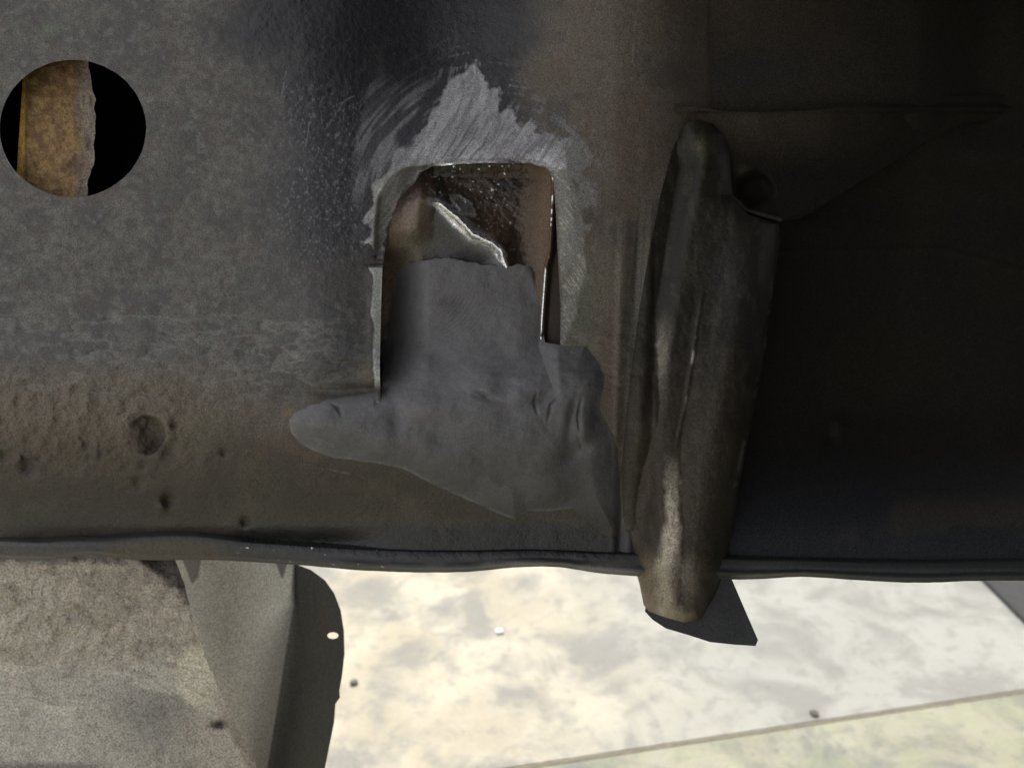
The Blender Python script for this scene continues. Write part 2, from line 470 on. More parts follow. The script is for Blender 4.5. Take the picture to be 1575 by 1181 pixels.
    m.mix(0.8 * ss(9, 4, o) * ss(4, 6, o) * ss(262, 250, y) * ss(628, 645, x), (0.13, 0.12, 0.11))
    # worn light scratches
    for pts, w, k, c in (([(982, 0), (974, 60), (972, 122)], 2.2, .8, (0.2, .18, .155)), ([(560, 735), (530, 727), (495, 720)], 1.4, .6, (.16, .15, .13)), ([(700, 20), (703, 90)], 2, .4, (.1, .1, .11)),
                         ([(440, 110), (436, 135), (430, 160)], 1.4, .6, (.2, .2, .24)), ([(500, 200), (530, 155), (545, 148)], 2, .5, (.2, .2, .24)), ([(470, 225), (476, 190), (482, 175)], 1.5, .5, (.2, .2, .24)),
                         ([(460, 115), (480, 90), (540, 60)], 1.4, .4, (.12, .12, .13)), ([(556, 150), (600, 110), (690, 60)], 3, .5, (.07, .07, .09)), ([(560, 190), (610, 130), (700, 75)], 4, .4, (.08, .08, .1)),
                         ([(0, 575), (130, 590), (200, 600)], 1.6, .35, (.15, .15, .14)), ([(0, 600), (90, 585)], 1.6, .3, (.15, .15, .14)), ([(400, 545), (440, 560), (470, 552)], 2, .6, (.2, .2, .19)),
                         ([(420, 598), (500, 601), (560, 598)], 1.6, .5, (.12, .12, .11)), ([(500, 490), (560, 492)], 2, .4, (.12, .12, .14))):
        d, t = dline(x, y, pts)
        m.mix(k * ss(w, 0.2, d) * ss(0.3, 0.55, fbm(x, y, 14, 33, 2)), c, 0.4)
    m.mix(0.8 * gs(x, y, 455, 548, 9, 5, 25), (.22, .21, .2))
    m.mix(0.6 * gs(x, y, 176, 485, 10, 7), (.24, .22, .2))
    g = ss(955, 965, x) * ss(1012, 1000, x) * ss(250, 400, y)
    m.mix(g * 0.6 * ss(0.5, 0.7, fbm(x, y, 12, 34, 3, ax=.5, ay=14, ang=4)), (.15, .14, .12), .45, .3)
    m.mix(g * 0.6 * ss(0.5, 0.35, fbm(x, y, 12, 35, 3, ax=.5, ay=14, ang=4)), (.05, .047, .042), .4)
    return m


HOLE = lambda x, y: 107 * (1 - np.hypot((x - 112) / 112.5, (y - 198) / 105.5)) + 1.6 * (fbm(x, y, 12, 36, 2) - 0.5) * (x > 120) - 5 * gs(x, y, 202, 273, 5, 4)


def panel_in(x, y):
    return np.maximum(np.maximum(HOLE(x, y), -sdf(x, y, OPEN)), y - curve(x, BOT))


sheet("side_panel", (-70, 1130, -70, 860), 1.5, panel_h, panel_m, M_rail, rail, panel_in, 2.2)

# ------------------------------------------------------------------ recess behind the opening
RIDGE = [(540, 330), (600, 320), (648, 308), (676, 312), (704, 334), (728, 360), (758, 374), (772, 386), (776, 402), (790, 440)]
EDGE = [(850, 262), (851, 290), (848, 350), (846, 385), (840, 410), (837, 450), (834, 490), (832, 530), (832, 620)]


def side_of(x, y, pts):
    """+ above right, - below left of a polyline, in px"""
    d, _ = dline(x, y, pts)
    xs = np.array([p[0] for p in pts], float); ys = np.array([p[1] for p in pts], float)
    yy = np.interp(x, xs, ys)
    return np.where((y < yy) | (x > xs[-1] - 2), d, -d)


def recess_h(x, y):
    s = side_of(x, y, RIDGE)
    h = -9.5 + 0 * x
    h = h + 4.5 * ss(600, 660, x) * (np.exp(-(np.minimum(s, 0) / 42.0) ** 2) * (s <= 0) + np.exp(-(np.maximum(s, 0) / 26.0) ** 2) * (s > 0))
    h = h + 1.2 * ss(14, 0, np.abs(s)) ** 2 * ss(630, 660, x)
    h = h - 9 * ss(650, 596, x) * ss(375, 410, y) + 2.5 * ss(670, 640, x) * ss(380, 350, y)
    h = h + 3.5 * gs(x, y, 628, 350, 34, 60)
    d, t = dline(x, y, EDGE)
    h = h + 5.0 * ss(800, 850, x + 0.08 * (y - 300)) + 1.2 * np.exp(-(d / 3.0) ** 2)
    xe = np.interp(y, [p[1] for p in EDGE], [p[0] for p in EDGE])
    h = h - 3.0 * ss(3, 10, x - xe)
    h = h + 2.0 * ss(275, 250, y)
    pit = fbm(x, y, 10, 51, 4)
    h = h + 0.9 * (pit - 0.5) * ss(0, 14, s) * ss(840, 800, x) + 0.35 * (fbm(x, y, 9, 52, 3) - 0.5) * ss(20, 4, np.abs(s))
    h = h + 0.25 * np.sin((x + y * 0.4) / 3.0) * ss(18, 0, np.abs(s)) * gs(x, y, 770, 395, 20)
    return h


def recess_m(x, y):
    s = side_of(x, y, RIDGE)
    n = fbm(x, y, 26, 53, 5)
    m = Mat(x, (0.05, 0.034, 0.025), 0.34, 0.25, .8)
    m.mix(ss(0.45, 0.62, n), (0.022, 0.019, 0.017), 0.3)
    m.mix(0.6 * ss(0.52, 0.72, fbm(x, y, 40, 54, 4)), (0.09, 0.052, 0.032), 0.5)
    m.mix(0.9 * ss(785, 835, x) , (0.115, 0.068, 0.036), 0.5, 0.1, .5)
    m.mix(0.5 * gs(x, y, 765, 345, 25, 20), (0.11, .06, .04))
    m.mix(0.9 * ss(2, -6, s) * ss(600, 660, x), (0.05, 0.048, 0.048), 0.35, 0.3, 0.5)
    hair = fbm(x, y, 5, 58, 2, ax=7, ay=.5, ang=-52)
    m.mix(0.95 * ss(672, 655, x + 0.5 * (y - 360) * (y > 360) + 16 * (hair - .5)) * ss(-6, 20, (y - 300) + .7 * (x - 640) + 10 * (hair - .5)), (0.17, 0.125, 0.09), 0.5, 0.1, .4)
    m.mix(0.35 * ss(.5, .62, hair) * ss(672, 655, x) * ss(-6, 20, (y - 300) + .7 * (x - 640)), (0.24, 0.19, 0.14))
    m.mix(0.6 * gs(x, y, 650, 365, 16, 20), (0.13, 0.13, 0.10))
    m.mix(0.8 * gs(x, y, 628, 385, 26, 18), (0.10, 0.10, 0.065), 0.5)
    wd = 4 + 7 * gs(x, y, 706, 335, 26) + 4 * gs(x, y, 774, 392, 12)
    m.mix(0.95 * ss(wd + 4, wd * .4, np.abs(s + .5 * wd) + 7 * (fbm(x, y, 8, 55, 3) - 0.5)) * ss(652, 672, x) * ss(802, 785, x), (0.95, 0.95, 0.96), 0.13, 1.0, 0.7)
    m.mix(0.35 * ss(-26, -2, s) * ss(2, -2, s) * ss(660, 690, x), (0.30, 0.30, 0.31), 0.3, .8, .5)
    m.mix(0.4 * ss(15, 3, np.abs(s + 1) + 10 * (fbm(x, y, 14, 59, 3) - .5)) * ss(660, 690, x) * ss(780, 740, x), (0.6, 0.59, 0.58), 0.25, 1.0, .5)
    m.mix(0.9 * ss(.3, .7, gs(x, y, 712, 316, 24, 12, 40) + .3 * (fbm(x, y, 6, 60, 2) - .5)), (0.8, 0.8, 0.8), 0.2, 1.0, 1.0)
    fl = fbm(x, y, 4, 56, 2)
    m.mix(ss(0.78, 0.85, fl) * ss(0, 20, s) * ss(800, 780, x), (0.7, 0.68, 0.65), 0.15, 1.0)
    m.mix(0.7 * gs(x, y, 645, 296, 20, 8, -40), (0.13, 0.085, 0.085), .4)
    d, t = dline(x, y, EDGE)
    m.mix(ss(2.6, 1.2, d) * ss(0.5, 0.6, fbm(x, y, 9, 57, 2) + 0.4 * ss(410, 440, y) * ss(510, 495, y) - .2 * gs(x, y, 850, 370, 40, 40)), (0.93, 0.92, 0.9), 0.15, 1.0, 0.3)
    xe = np.interp(y, [p[1] for p in EDGE], [p[0] for p in EDGE])
    m.mix(0.85 * ss(2, 5, x - xe), (0.045, 0.033, 0.025), 0.6, 0, .6)
    return m


sheet("recess_plate", (562, 892, 232, 640), 1.25, recess_h, recess_m, M_rust, rail, None, 3.0)

# ------------------------------------------------------------------ grey putty, thumbed into the recess and over the belly
FILL = [(594, 412), (612, 409), (640, 403), (664, 398), (690, 397), (715, 402), (745, 407), (775, 411), (795, 407), (812, 408), (818, 420), (823, 438), (831, 452),
        (834, 470), (834, 500), (838, 526), (862, 530), (880, 532), (900, 531), (912, 545), (922, 560), (930, 580), (927, 602), (921, 628), (930, 645), (942, 668), (950, 690), (952, 730),
        (955, 770), (956, 800), (952, 822), (940, 828), (915, 812), (896, 796), (880, 782), (850, 786), (812, 786), (793, 800), (775, 793), (740, 778), (700, 760), (672, 748), (650, 737), (630, 725), (606, 718),
        (580, 713), (545, 708), (512, 704), (485, 694), (465, 684), (449, 666), (444, 648), (452, 636), (476, 624), (505, 615), (545, 607), (575, 600), (588, 594), (588, 560), (590, 500), (591, 450)]


def fill_h(x, y):
    hin = -3.6 + 0 * x
    hin = hin - 17 * (1 - ss(586, 662, x)) - 1.2 * ss(790, 836, x)
    hin = hin + 1.0 * gs(x, y, 720, 480, 90, 70)
    sf = sdf(x, y, FILL)
    hout = panel_h(x, y) + .3 + 3.0 * ss(0, -46, sf)
    right = ss(855, 900, x)
    k = ss(500, 625, y + 26 * (fbm(x, y, 90, 61, 2) - 0.5) + 60 * right)
    k = np.maximum(k, ss(600, 575, x) * ss(596, 610, y))
    k = np.maximum(k, ss(815, 862, x) * ss(505, 535, y))
    h = hin * (1 - k) + hout * k
    # lumps and thumb dents
    n = fbm(x, y, 75, 62, 3)
    hb = h
    h = h + 5.0 * (fbm(x, y, 100, 62, 2) - 0.5) * ss(400, 560, y) + 1.2 * (fbm(x, y, 40, 63, 3) - 0.5)
    for cx, cy, rx, ry, a, dp in ((835, 612, 10, 20, 60, 1.8), (748, 612, 26, 5, 15, 1.1), (800, 606, 16, 10, 0, -1.1), (880, 640, 8, 34, 10, 1.5), (660, 660, 60, 20, 20, 1.4),
                                  (700, 468, 26, 14, 20, .8), (662, 545, 30, 14, 35, 1.0), (880, 700, 26, 14, -40, 1.4), (790, 740, 46, 16, 20, 1.2), (540, 660, 30, 16, 0, -1.0), (900, 760, 30, 16, 50, .6),
                                  (670, 630, 40, 16, -5, -1.2), (740, 580, 50, 16, 5, -.8), (815, 590, 22, 12, 20, -1.0), (900, 655, 12, 30, 10, -1.4), (858, 690, 30, 30, 0, -1.2), (610, 640, 16, 30, 0, 1.4)):
        h = h - dp * gs(x, y, cx, cy, rx, ry, a)
    for pts, dp in (([(728, 600), (744, 606), (752, 614)], 1.0), ([(826, 603), (822, 620), (828, 640)], 1.0), ([(866, 605), (848, 622), (842, 650)], .9), ([(895, 612), (889, 640), (892, 668)], 1.2),
                    ([(875, 765), (890, 780), (905, 800)], .5), ([(508, 618), (520, 628), (526, 640)], 1.1), ([(885, 660), (895, 690), (912, 700)], .4), ([(760, 575), (800, 572)], .6)):
        d, t = dline(x, y, pts); h = h - dp * np.exp(-(d / 2.6) ** 2) * np.sin(np.pi * np.clip(t, .05, .95))
    # thumb print ridges
    r1 = np.hypot(x - 640, (y - 420) * 1.0); r2 = np.hypot(x - 745, y - 800); r3 = np.hypot(x - 520, y - 590)
    wq = 5 * fbm(x, y, 24, 67, 3)
    h = h + 0.055 * np.sin(r1 / 0.95 + wq) * gs(x, y, 690, 500, 70, 50) + 0.05 * np.sin(r2 / 1.0 + wq) * gs(x, y, 740, 675, 60, 24) + 0.05 * np.sin(r3 / 1.0 + wq) * gs(x, y, 480, 670, 30, 25)
    # never under the skin it lies on, thinning to its edge
    s = sf
    h = hb + (h - hb) * ss(2, -16, s)
    out = ss(-2, 3, sdf(x, y, OPEN))
    ph = panel_h(x, y) + 0.12 + 0.3 * ss(0, -34, s)
    h = np.where(out > 0, np.maximum(h, ph) * out + h * (1 - out), h)
    h = h - 0.25 * np.exp(s / 3.0) + 0.22 * np.exp(-((s + 5) / 4.0) ** 2) * ss(640, 690, y) * ss(880, 800, x)
    return h


def fill_m(x, y):
    m = Mat(x, (0.136, 0.131, 0.137), 0.5, 0.0, 0.9)
    n = fbm(x, y, 60, 64, 5)
    m.mix(0.35 * ss(0.6, 0.3, fbm(x, y, 100, 64, 5)), (0.095, 0.094, 0.098))
    m.mix(.6 * gs(x, y, 702, 468, 26, 14, 20) + .5 * gs(x, y, 835, 612, 12, 20, 40) + .4 * gs(x, y, 662, 545, 30, 12, 30), (.075, .073, .078))
    m.mix(0.7 * ss(830, 900, x) * ss(680, 580, y), (0.070, 0.070, 0.069))
    m.mix(0.3 * ss(.5, .7, fbm(x, y, 60, 68, 5)), (0.165, 0.16, 0.165))
    m.mix(0.7 * ss(590, 740, y + 0.15 * (x - 700)), (0.076, 0.073, 0.073))
    m.mix(0.7 * ss(820, 930, x) * ss(600, 700, y), (0.062, 0.06, 0.06))
    m.mix(0.95 * ss(765, 815, y), (0.046, 0.040, 0.033))
    m.mix(0.4 * ss(560, 480, x), (0.14, 0.135, 0.135))
    s = sdf(x, y, FILL)
    m.mix(0.4 * np.exp(-((s + 2.0) / 1.8) ** 2) * ss(640, 680, y) * ss(900, 850, x) * ss(.35, .6, fbm(x, y, 30, 70, 3)), (0.22, 0.21, 0.195), 0.5)
    m.mix(0.5 * gs(x, y, 900, 650, 14, 24) + 0.4 * gs(x, y, 905, 690, 30, 10, -20), (0.15, 0.15, 0.15))
    return m


FILL_IN = lambda x, y: sdf(x + 3 * (fbm(x, y, 16, 65, 3) - .5), y + 6 * (fbm(x, y, 14, 66, 3) - .5), FILL)
sheet("filler_patch", (436, 965, 388, 854), 1.25, fill_h, fill_m, M_fill, rail, FILL_IN, 4.0)

# ------------------------------------------------------------------ recessed web right of the bracket
def web_h(x, y):
    h = -12.5 - 14 * ss(1000, 1400, x) - 8 * ss(1400, 1520, x) * ss(260, 180, y)
    low = ss(150, 172, y) * 0
    h = h - 16 * ss(170, 330, y)
    k = ss(600, 858, y) ** 1.3
    h = h * (1 - k) - 8.3 * k
    h = h + 1.5 * (fbm(x, y, 120, 81, 4) - 0.5)
    h = h - 1.5 * gs(x, y, 1277, 672, 9, 15, 15) + 1.5 * gs(x, y, 1290, 655, 10, 16)
    h = h + 1.4 * gs(x, y, 1575, 40, 30, 70)
    d, t = dline(x, y, [(1180, 388), (1450, 382), (1620, 430)])
    h = h + 0.35 * np.exp(-(d / 4.) ** 2)
    return h


def web_m(x, y):
    n = fbm(x, y, 110, 82, 5)
    m = Mat(x, (0.016, 0.0148, 0.0125), 0.75, 0, 0.4)  # base darkened so the colour carries the shade at the right
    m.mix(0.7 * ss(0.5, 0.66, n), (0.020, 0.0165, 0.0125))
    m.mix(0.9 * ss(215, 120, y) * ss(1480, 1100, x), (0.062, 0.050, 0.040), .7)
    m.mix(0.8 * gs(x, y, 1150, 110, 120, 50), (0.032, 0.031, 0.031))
    m.mix(0.9 * ss(640, 860, y), (0.032, 0.034, 0.041), 0.6)  # bluish sky light on the lower ledge put into the colour
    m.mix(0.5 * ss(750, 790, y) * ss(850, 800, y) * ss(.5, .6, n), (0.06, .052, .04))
    return m


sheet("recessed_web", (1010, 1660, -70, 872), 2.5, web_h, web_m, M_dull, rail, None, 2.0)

# ------------------------------------------------------------------ flange along the bottom of the rail
def lip_h(x, y):
    yt = curve(x, BOT); yb = curve(x, LIP)
    t = np.clip((y - (yt - 14)) / (yb - yt + 14), 0, 1)
    base = -6.5 + 2.0 * ss(400, 150, x) - 2 * ss(1060, 1160, x)
    roll = np.sqrt(np.clip(1 - (2 * np.clip(t, .0, 1) - 1.15) ** 2 / 1.4, 0, 1))
    h = base + 1.2 + 2.6 * roll + 0.9 * (fbm(x, y, 110, 91, 2, ax=1.5) - 0.5)
    h = h + 2.2 * gs(x, y, 60, 838, 90, 14) - 2.2 * gs(x, y, 150, 822, 60, 8)
    h = h + 1.0 * np.exp(-((t - 0.78) / 0.10) ** 2) * ss(450, 560, x)
    h = h + .2 * (fbm(x, y, 12, 92, 3) - .5) - 4 * ss(.3, 0, t) - 2.2 * ss(.8, 1, t)
    return h


def lip_m(x, y):
    yt = curve(x, BOT); yb = curve(x, LIP); t = (y - yt) / (yb - yt)
    n = fbm(x, y, 40, 93, 4, ax=2)
    m = Mat(x, (0.034, 0.033, 0.035), 0.5, 0, .5)
    m.mix(.8 * ss(1140, 1300, x), (.014, .015, .018), .7)
    m.mix(0.9 * ss(380, 300, x) * ss(130, 190, x) * ss(0.0, 0.3, t), (0.075, 0.058, 0.036), .6)
    m.mix(0.8 * ss(200, 100, x) * ss(-.5, .2, t), (0.052, 0.05, 0.056), .38)
    m.mix(0.9 * ss(350, 380, x) * ss(1000, 900, x) * ss(.5, .3, t), (0.010, 0.010, 0.012), .25)
    m.mix(0.8 * ss(480, 640, x) * ss(1000, 940, x) * ss(.4, .55, t) * ss(.3, .6, n), (0.125, 0.12, 0.122), .5)
    m.mix(0.3 * ss(.8, .95, t) * ss(.5, .6, n), (0.07, 0.055, 0.045), .6)
    m.mix(0.55 * ss(1120, 1200, x) * np.exp(-((t - .35) / .14) ** 2), (0.06, 0.066, 0.068), .5)
    sp = fbm(x, y, 3.6, 94, 1)
    m.mix(ss(.93, .97, sp) * ss(360, 380, x) * ss(620, 560, x), (.7, .7, .75), .15, 1)
    return m


sheet("bottom_flange", (-70, 1660, 0, 1), 1.0, lambda x, y: lip_h(x, y), lip_m, M_rail, rail, None, 5.0) if False else None


def lip_sheet():
    """the flange follows its own top and bottom lines"""
    def warp(X, Y):
        yt = curve(X, BOT) - 16; yb = curve(X, LIP)
        yb = yb + .8 * (fbm(X, X * 0, 16, 95, 3) - .5)
        T = (Y - Y.min()) / (Y.max() - Y.min())
        return X, yt + (yb - yt) * T
    return sheet("bottom_flange", (-70, 1660, 0, 60), 1.5, lip_h, lip_m, M_rail, rail, None, 3.0, warp=warp)


lip_sheet()

# ------------------------------------------------------------------ upright ribbed bracket
STRUT = [(1046, 206), (1056, 190), (1072, 184), (1096, 190), (1112, 206), (1122, 240), (1126, 300), (1150, 330), (1198, 345), (1200, 370), (1190, 440), (1180, 520), (1166, 600),
         (1150, 680), (1136, 750), (1126, 820), (1118, 868), (1104, 905), (1092, 934), (1076, 954), (1052, 957), (1020, 948), (998, 940), (990, 930), (984, 900), (976, 870), (966, 840), (958, 790), (956, 720), (962, 650), (972, 560),
         (984, 470), (1000, 380), (1016, 300), (1034, 230)]
CREST = [(1080, 196), (1056, 300), (1034, 430), (1018, 545), (1022, 640), (1032, 720), (1034, 800), (1030, 870), (1030, 945)]
GROOVE = [(1100, 200), (1098, 300), (1086, 420), (1074, 490), (1064, 560), (1050, 640), (1040, 690)]


def strut_h(x, y):
    s = -sdf(x, y, STRUT)
    xl = np.interp(y, [184, 230, 300, 380, 470, 560, 650, 720, 790, 840, 900, 957], [1046, 1034, 1016, 1000, 984, 972, 962, 956, 958, 966, 984, 998])
    xr = np.interp(y, [184, 206, 240, 300, 345, 440, 520, 600, 680, 750, 820, 868, 905, 957], [1096, 1114, 1124, 1130, 1198, 1192, 1180, 1166, 1150, 1138, 1126, 1118, 1104, 1078])
    xc = np.interp(y, [p[1] for p in CREST], [p[0] for p in CREST])
    x2 = np.interp(y, [184, 330, 345, 440, 560, 690, 760, 850, 957], [1090, 1100, 1160, 1148, 1122, 1098, 1084, 1076, 1060])
    w1 = 30 + 10 * ss(330, 200, y); w2 = 46 - 10 * ss(760, 957, y)
    r1 = np.exp(-((x - xc - 2) / w1) ** 2); r1 = r1 * ss(400, 520, y); r2 = np.exp(-((x - x2) / w2) ** 2) * ss(322, 420, y)
    prof = np.maximum(r1, r2 * (1 + 1.3 * ss(820, 700, y)))
    low = ss(700, 960, y)
    sl = np.clip((x - xl) / 64.0, 0, 1); sr = np.clip((xr - x) / 62.0, 0, 1)
    body = np.sqrt(np.maximum(1 - (1 - sl) ** 2, 0)) * np.sqrt(np.maximum(1 - (1 - sr) ** 2, 0))
    h = -10.5 + (10 + 3.5 * ss(200, 700, y)) * body + (.9 + 1.2 * low) * prof * np.clip(s / 20, 0, 1)
    h = h + 0.35 * np.exp(-(np.abs(x - np.interp(y, [p[1] for p in GROOVE], [p[0] for p in GROOVE])) / 3.0) ** 2) * ss(440, 480, y) * ss(700, 660, y)
    h = h + 0.5 * (fbm(x, y, 26, 101, 4, ay=4, ang=6) - 0.5) + .12 * (fbm(x, y, 6, 102, 2) - .5) + .5 * low * (fbm(x, y, 12, 107, 3, ang=50, ax=2) - .5)
    h = h - 1.2 * gs(x, y, 1052, 905, 14, 34)
    h = h - 3.0 * ss(16, 0, s) * ss(900, 940, y)
    bl = 1 - ss(xl + 62, xl - 2, x) * ss(850, 800, y) * ss(200, 260, y)
    h = h * bl + (panel_h(x, y) + .15) * (1 - bl)
    lift = panel_h(x, y) + .4 + .03 * np.clip(x - xl, 0, 60)
    h = np.where((x < 1070) & (y < 845), np.maximum(h, lift - 20 * ss(815, 845, y)), h)
    return h


def strut_m(x, y):
    n = fbm(x, y, 40, 103, 4, ay=2.2, ang=8)
    m = Mat(x, (0.050, 0.042, 0.032), 0.5, 0.1, .45)
    m.mix(0.4 * ss(.55, .3, n), (0.034, 0.029, 0.025), .42)
    m.mix(0.9 * ss(700, 480, y) * (.75 + .25 * n), (0.021, 0.018, 0.015), .45)
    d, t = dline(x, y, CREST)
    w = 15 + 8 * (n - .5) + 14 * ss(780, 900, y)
    gleam = ss(w, w * .3, d + 10 * (fbm(x, y, 14, 104, 3) - .5))
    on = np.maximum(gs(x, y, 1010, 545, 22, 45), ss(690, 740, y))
    m.mix((0.55 * ss(720, 800, y) + .4) * gleam * on, (0.50, 0.45, 0.36), .36, .3, .6)  # crest highlight and lit lower end painted as lighter colour
    m.mix(0.7 * ss(840, 890, y) * ss(1100, 1060, x), (0.20, 0.165, 0.12), .45, .2)
    m.mix(0.7 * ss(850, 900, y) * ss(1010, 985, x), (0.12, 0.075, 0.05), .55, .1)
    m.mix(0.55 * gs(x, y, 1052, 905, 13, 34), (0.07, .07, .068), .5)
    d, t = dline(x, y, GROOVE)
    m.mix(0.85 * ss(3, 1, d) * ss(470, 500, y) * ss(690, 660, y) * ss(.42, .62, fbm(x, y, 26, 105, 3)), (.34, .32, .28), .35, .3)
    d, t = dline(x, y, [(1192, 400), (1176, 530), (1158, 620), (1142, 690), (1130, 750)])
    m.mix(0.8 * ss(4, 1, d) * ss(.5, .62, fbm(x, y, 16, 106, 3)), (.24, .22, .18), .4, .5)
    m.mix(0.5 * gs(x, y, 1078, 225, 16, 12), (.09, .08, .04))
    m.mix(.9 * gs(x, y, 1058, 948, 22, 6), (.13, .085, .035), .3)
    m.mix(.5 * ss(340, 400, y) * gs(x, y, 1140, 420, 40, 90), (.045, .045, .048))
    m.mix(.6 * ss(1080, 1170, x) * ss(760, 600, y), (.026, .022, .019))
    dd = fbm(x, y, 9, 108, 4, ay=2.5); m.mix(.22 * ss(.55, .7, dd), (.10, .085, .065), .6); m.mix(.3 * ss(.44, .3, dd), (.026, .022, .02), .5)
    return m


STRUT_IN = lambda x, y: sdf(x, y, STRUT)
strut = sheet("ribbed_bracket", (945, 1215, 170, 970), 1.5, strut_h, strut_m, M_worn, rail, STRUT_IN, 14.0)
strut["label"] = "upright ribbed steel bracket with worn rusty crest and painted highlight, narrowing to a blunt tip"

# triangular dark plate behind the bracket tip
FIN = [(1040, 862), (1112, 862), (1128, 896), (1146, 938), (1166, 984), (1162, 993), (1130, 991), (1092, 987), (1058, 976), (1024, 966), (1004, 953), (992, 940), (994, 925), (1040, 860)]
sheet("tip_plate", (985, 1175, 795, 1000), 1.5, lambda x, y: -12 + .4 * (fbm(x, y, 30, 111, 3) - .5) + 0.02 * (y - 900),
      lambda x, y: Mat(x, (0.033, 0.034, 0.038), .6, 0, .4), M_rail, rail, lambda x, y: sdf(x, y, FIN), 2.0)

# ------------------------------------------------------------------ gusset plate at the head of the bracket
GUS = [(1040, 158), (1075, 166), (1120, 172), (1180, 173), (1250, 170), (1340, 160), (1430, 150), (1700, 140), (1700, 160), (1480, 190), (1425, 218), (1370, 252), (1290, 300),
       (1235, 334), (1200, 342), (1165, 332), (1130, 318), (1118, 300), (1060, 300), (1036, 220)]


def gus_h(x, y):
    h = -9.5 - 0.055 * (x - 1080) - 0.025 * (y - 170)
    g, _ = dline(x, y, [(1118, 240), (1124, 300), (1150, 324), (1205, 338), (1290, 298), (1425, 216)])
    h = h + 0.7 * np.exp(-(g / 6.0) ** 2) * ss(1300, 1180, x)
    h = h - 4 * ss(36, 14, np.hypot(x - 1160, (y - 292) * 1.1) + 8 * (fbm(x, y, 18, 123, 2) - .5)) + .8 * gs(x, y, 1142, 262, 14)
    h = h + 1.0 * (fbm(x, y, 60, 121, 4) - .5) + 1.6 * ss(10, 0, np.abs(y - 168))
    return h


def gus_m(x, y):
    n = fbm(x, y, 50, 122, 4)
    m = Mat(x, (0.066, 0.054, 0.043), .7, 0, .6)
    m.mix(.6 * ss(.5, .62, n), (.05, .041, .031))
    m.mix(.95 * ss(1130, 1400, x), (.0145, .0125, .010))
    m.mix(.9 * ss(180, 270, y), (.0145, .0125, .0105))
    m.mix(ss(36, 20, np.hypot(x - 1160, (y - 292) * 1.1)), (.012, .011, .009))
    m.mix(.5 * gs(x, y, 1142, 262, 9), (.09, .085, .045))
    g, _ = dline(x, y, [(1110, 230), (1118, 260), (1124, 300), (1150, 324), (1200, 338)])
    m.mix(.6 * ss(4, 1, g), (.12, .11, .09), .4)
    return m


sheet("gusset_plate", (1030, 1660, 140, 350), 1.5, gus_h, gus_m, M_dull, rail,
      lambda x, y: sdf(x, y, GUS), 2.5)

# ------------------------------------------------------------------ inner stiffener seen through the round hole, and the back of the box
def stif_h(x, y):
    return -9 + 3 * ss(26, 44, x) * 0 - 1.5 * ss(42, 38, x) - 3 * ss(60, 150, x) + 1.6 * (fbm(x, y, 16, 131, 4) - .5) + 1.2 * ss(110, 140, x) * (fbm(x, y, 8, 132, 3) - .5)


def stif_m(x, y):
    n = fbm(x, y, 22, 133, 4)
    m = Mat(x, (0.33, 0.205, 0.085), .7, 0, 1)
    m.mix(.6 * ss(75, 45, x), (.42, .27, .10))
    m.mix(.6 * ss(150, 100, y), (.17, .095, .05))
    n5 = fbm(x, y, 9, 135, 4)
    m.mix(.6 * ss(.4, .7, n), (0.20, 0.11, 0.05))
    m.mix(.6 * ss(.5, .7, n5), (0.16, 0.09, 0.045))
    m.mix(.4 * ss(.5, .3, n5), (0.46, 0.33, 0.17))
    m.mix(.85 * ss(108, 135, x + 26 * (n - .5)), (0.26, 0.225, 0.19))
    m.mix(.6 * gs(x, y, 118, 255, 20, 20), (.12, .08, .08))
    m.mix(.9 * ss(42, 36, x + 0.03 * (y - 200)), (0.9, 0.55, 0.13), .35)
    return m


sheet("inner_stiffener", (10, 170, 40, 350), 1.5, stif_h, stif_m, M_rust, rail,
      lambda x, y: np.maximum(24 + 0.065 * (290 - y) * 1 - x, x - (140 + 7 * np.sin((y - 110) / 55.0) + 8 * (fbm(x * 0, y, 14, 134, 3) - .5) - 5 * ss(235, 300, y))), 1.5)


def slab(name, pts8, material, parent, origin):
    """closed box from eight corners"""
    me = bpy.data.meshes.new(name)
    v = [tuple(np.array(p) - np.array(origin)) for p in pts8]
    f = [(0, 1, 2, 3), (7, 6, 5, 4), (0, 4, 5, 1), (1, 5, 6, 2), (2, 6, 7, 3), (3, 7, 4, 0)]
    me.from_pydata(v, [], f); me.update()
    import bmesh
    bm = bmesh.new(); bm.from_mesh(me); bmesh.ops.recalc_face_normals(bm, faces=bm.faces); bm.to_mesh(me); bm.free()
    me.materials.append(material)
    o = bpy.data.objects.new(name, me); S.collection.objects.link(o)
    if parent: o.parent = parent
    else: o.location = origin
    return o


def plain(name, col, rough=0.8, spec=.3):
    m = bpy.data.materials.new(name); m.use_nodes = True
    nt = m.node_tree; pb = nt.nodes["Principled BSDF"]
    n = nt.nodes.new("ShaderNodeTexNoise"); n.inputs["Scale"].default_value = 120; n.inputs["Detail"].default_value = 8
    r = nt.nodes.new("ShaderNodeValToRGB")
    r.color_ramp.elements[0].color = (*[c * .6 for c in col], 1); r.color_ramp.elements[1].color = (*[c * 1.4 for c in col], 1)
    t = nt.nodes.new("ShaderNodeTexCoord"); nt.links.new(t.outputs["Object"], n.inputs["Vector"])
    nt.links.new(n.outputs["Fac"], r.inputs[0]); nt.links.new(r.outputs[0], pb.inputs["Base Color"])
    pb.inputs["Roughness"].default_value = rough; pb.inputs["Specular IOR Level"].default_value = spec
    return m


M_dark = plain("black_box_interior", (0.012, 0.011, 0.01))
def pl(px, py, h): return place(np.array([px]), np.array([py]), np.array([h]))[0]
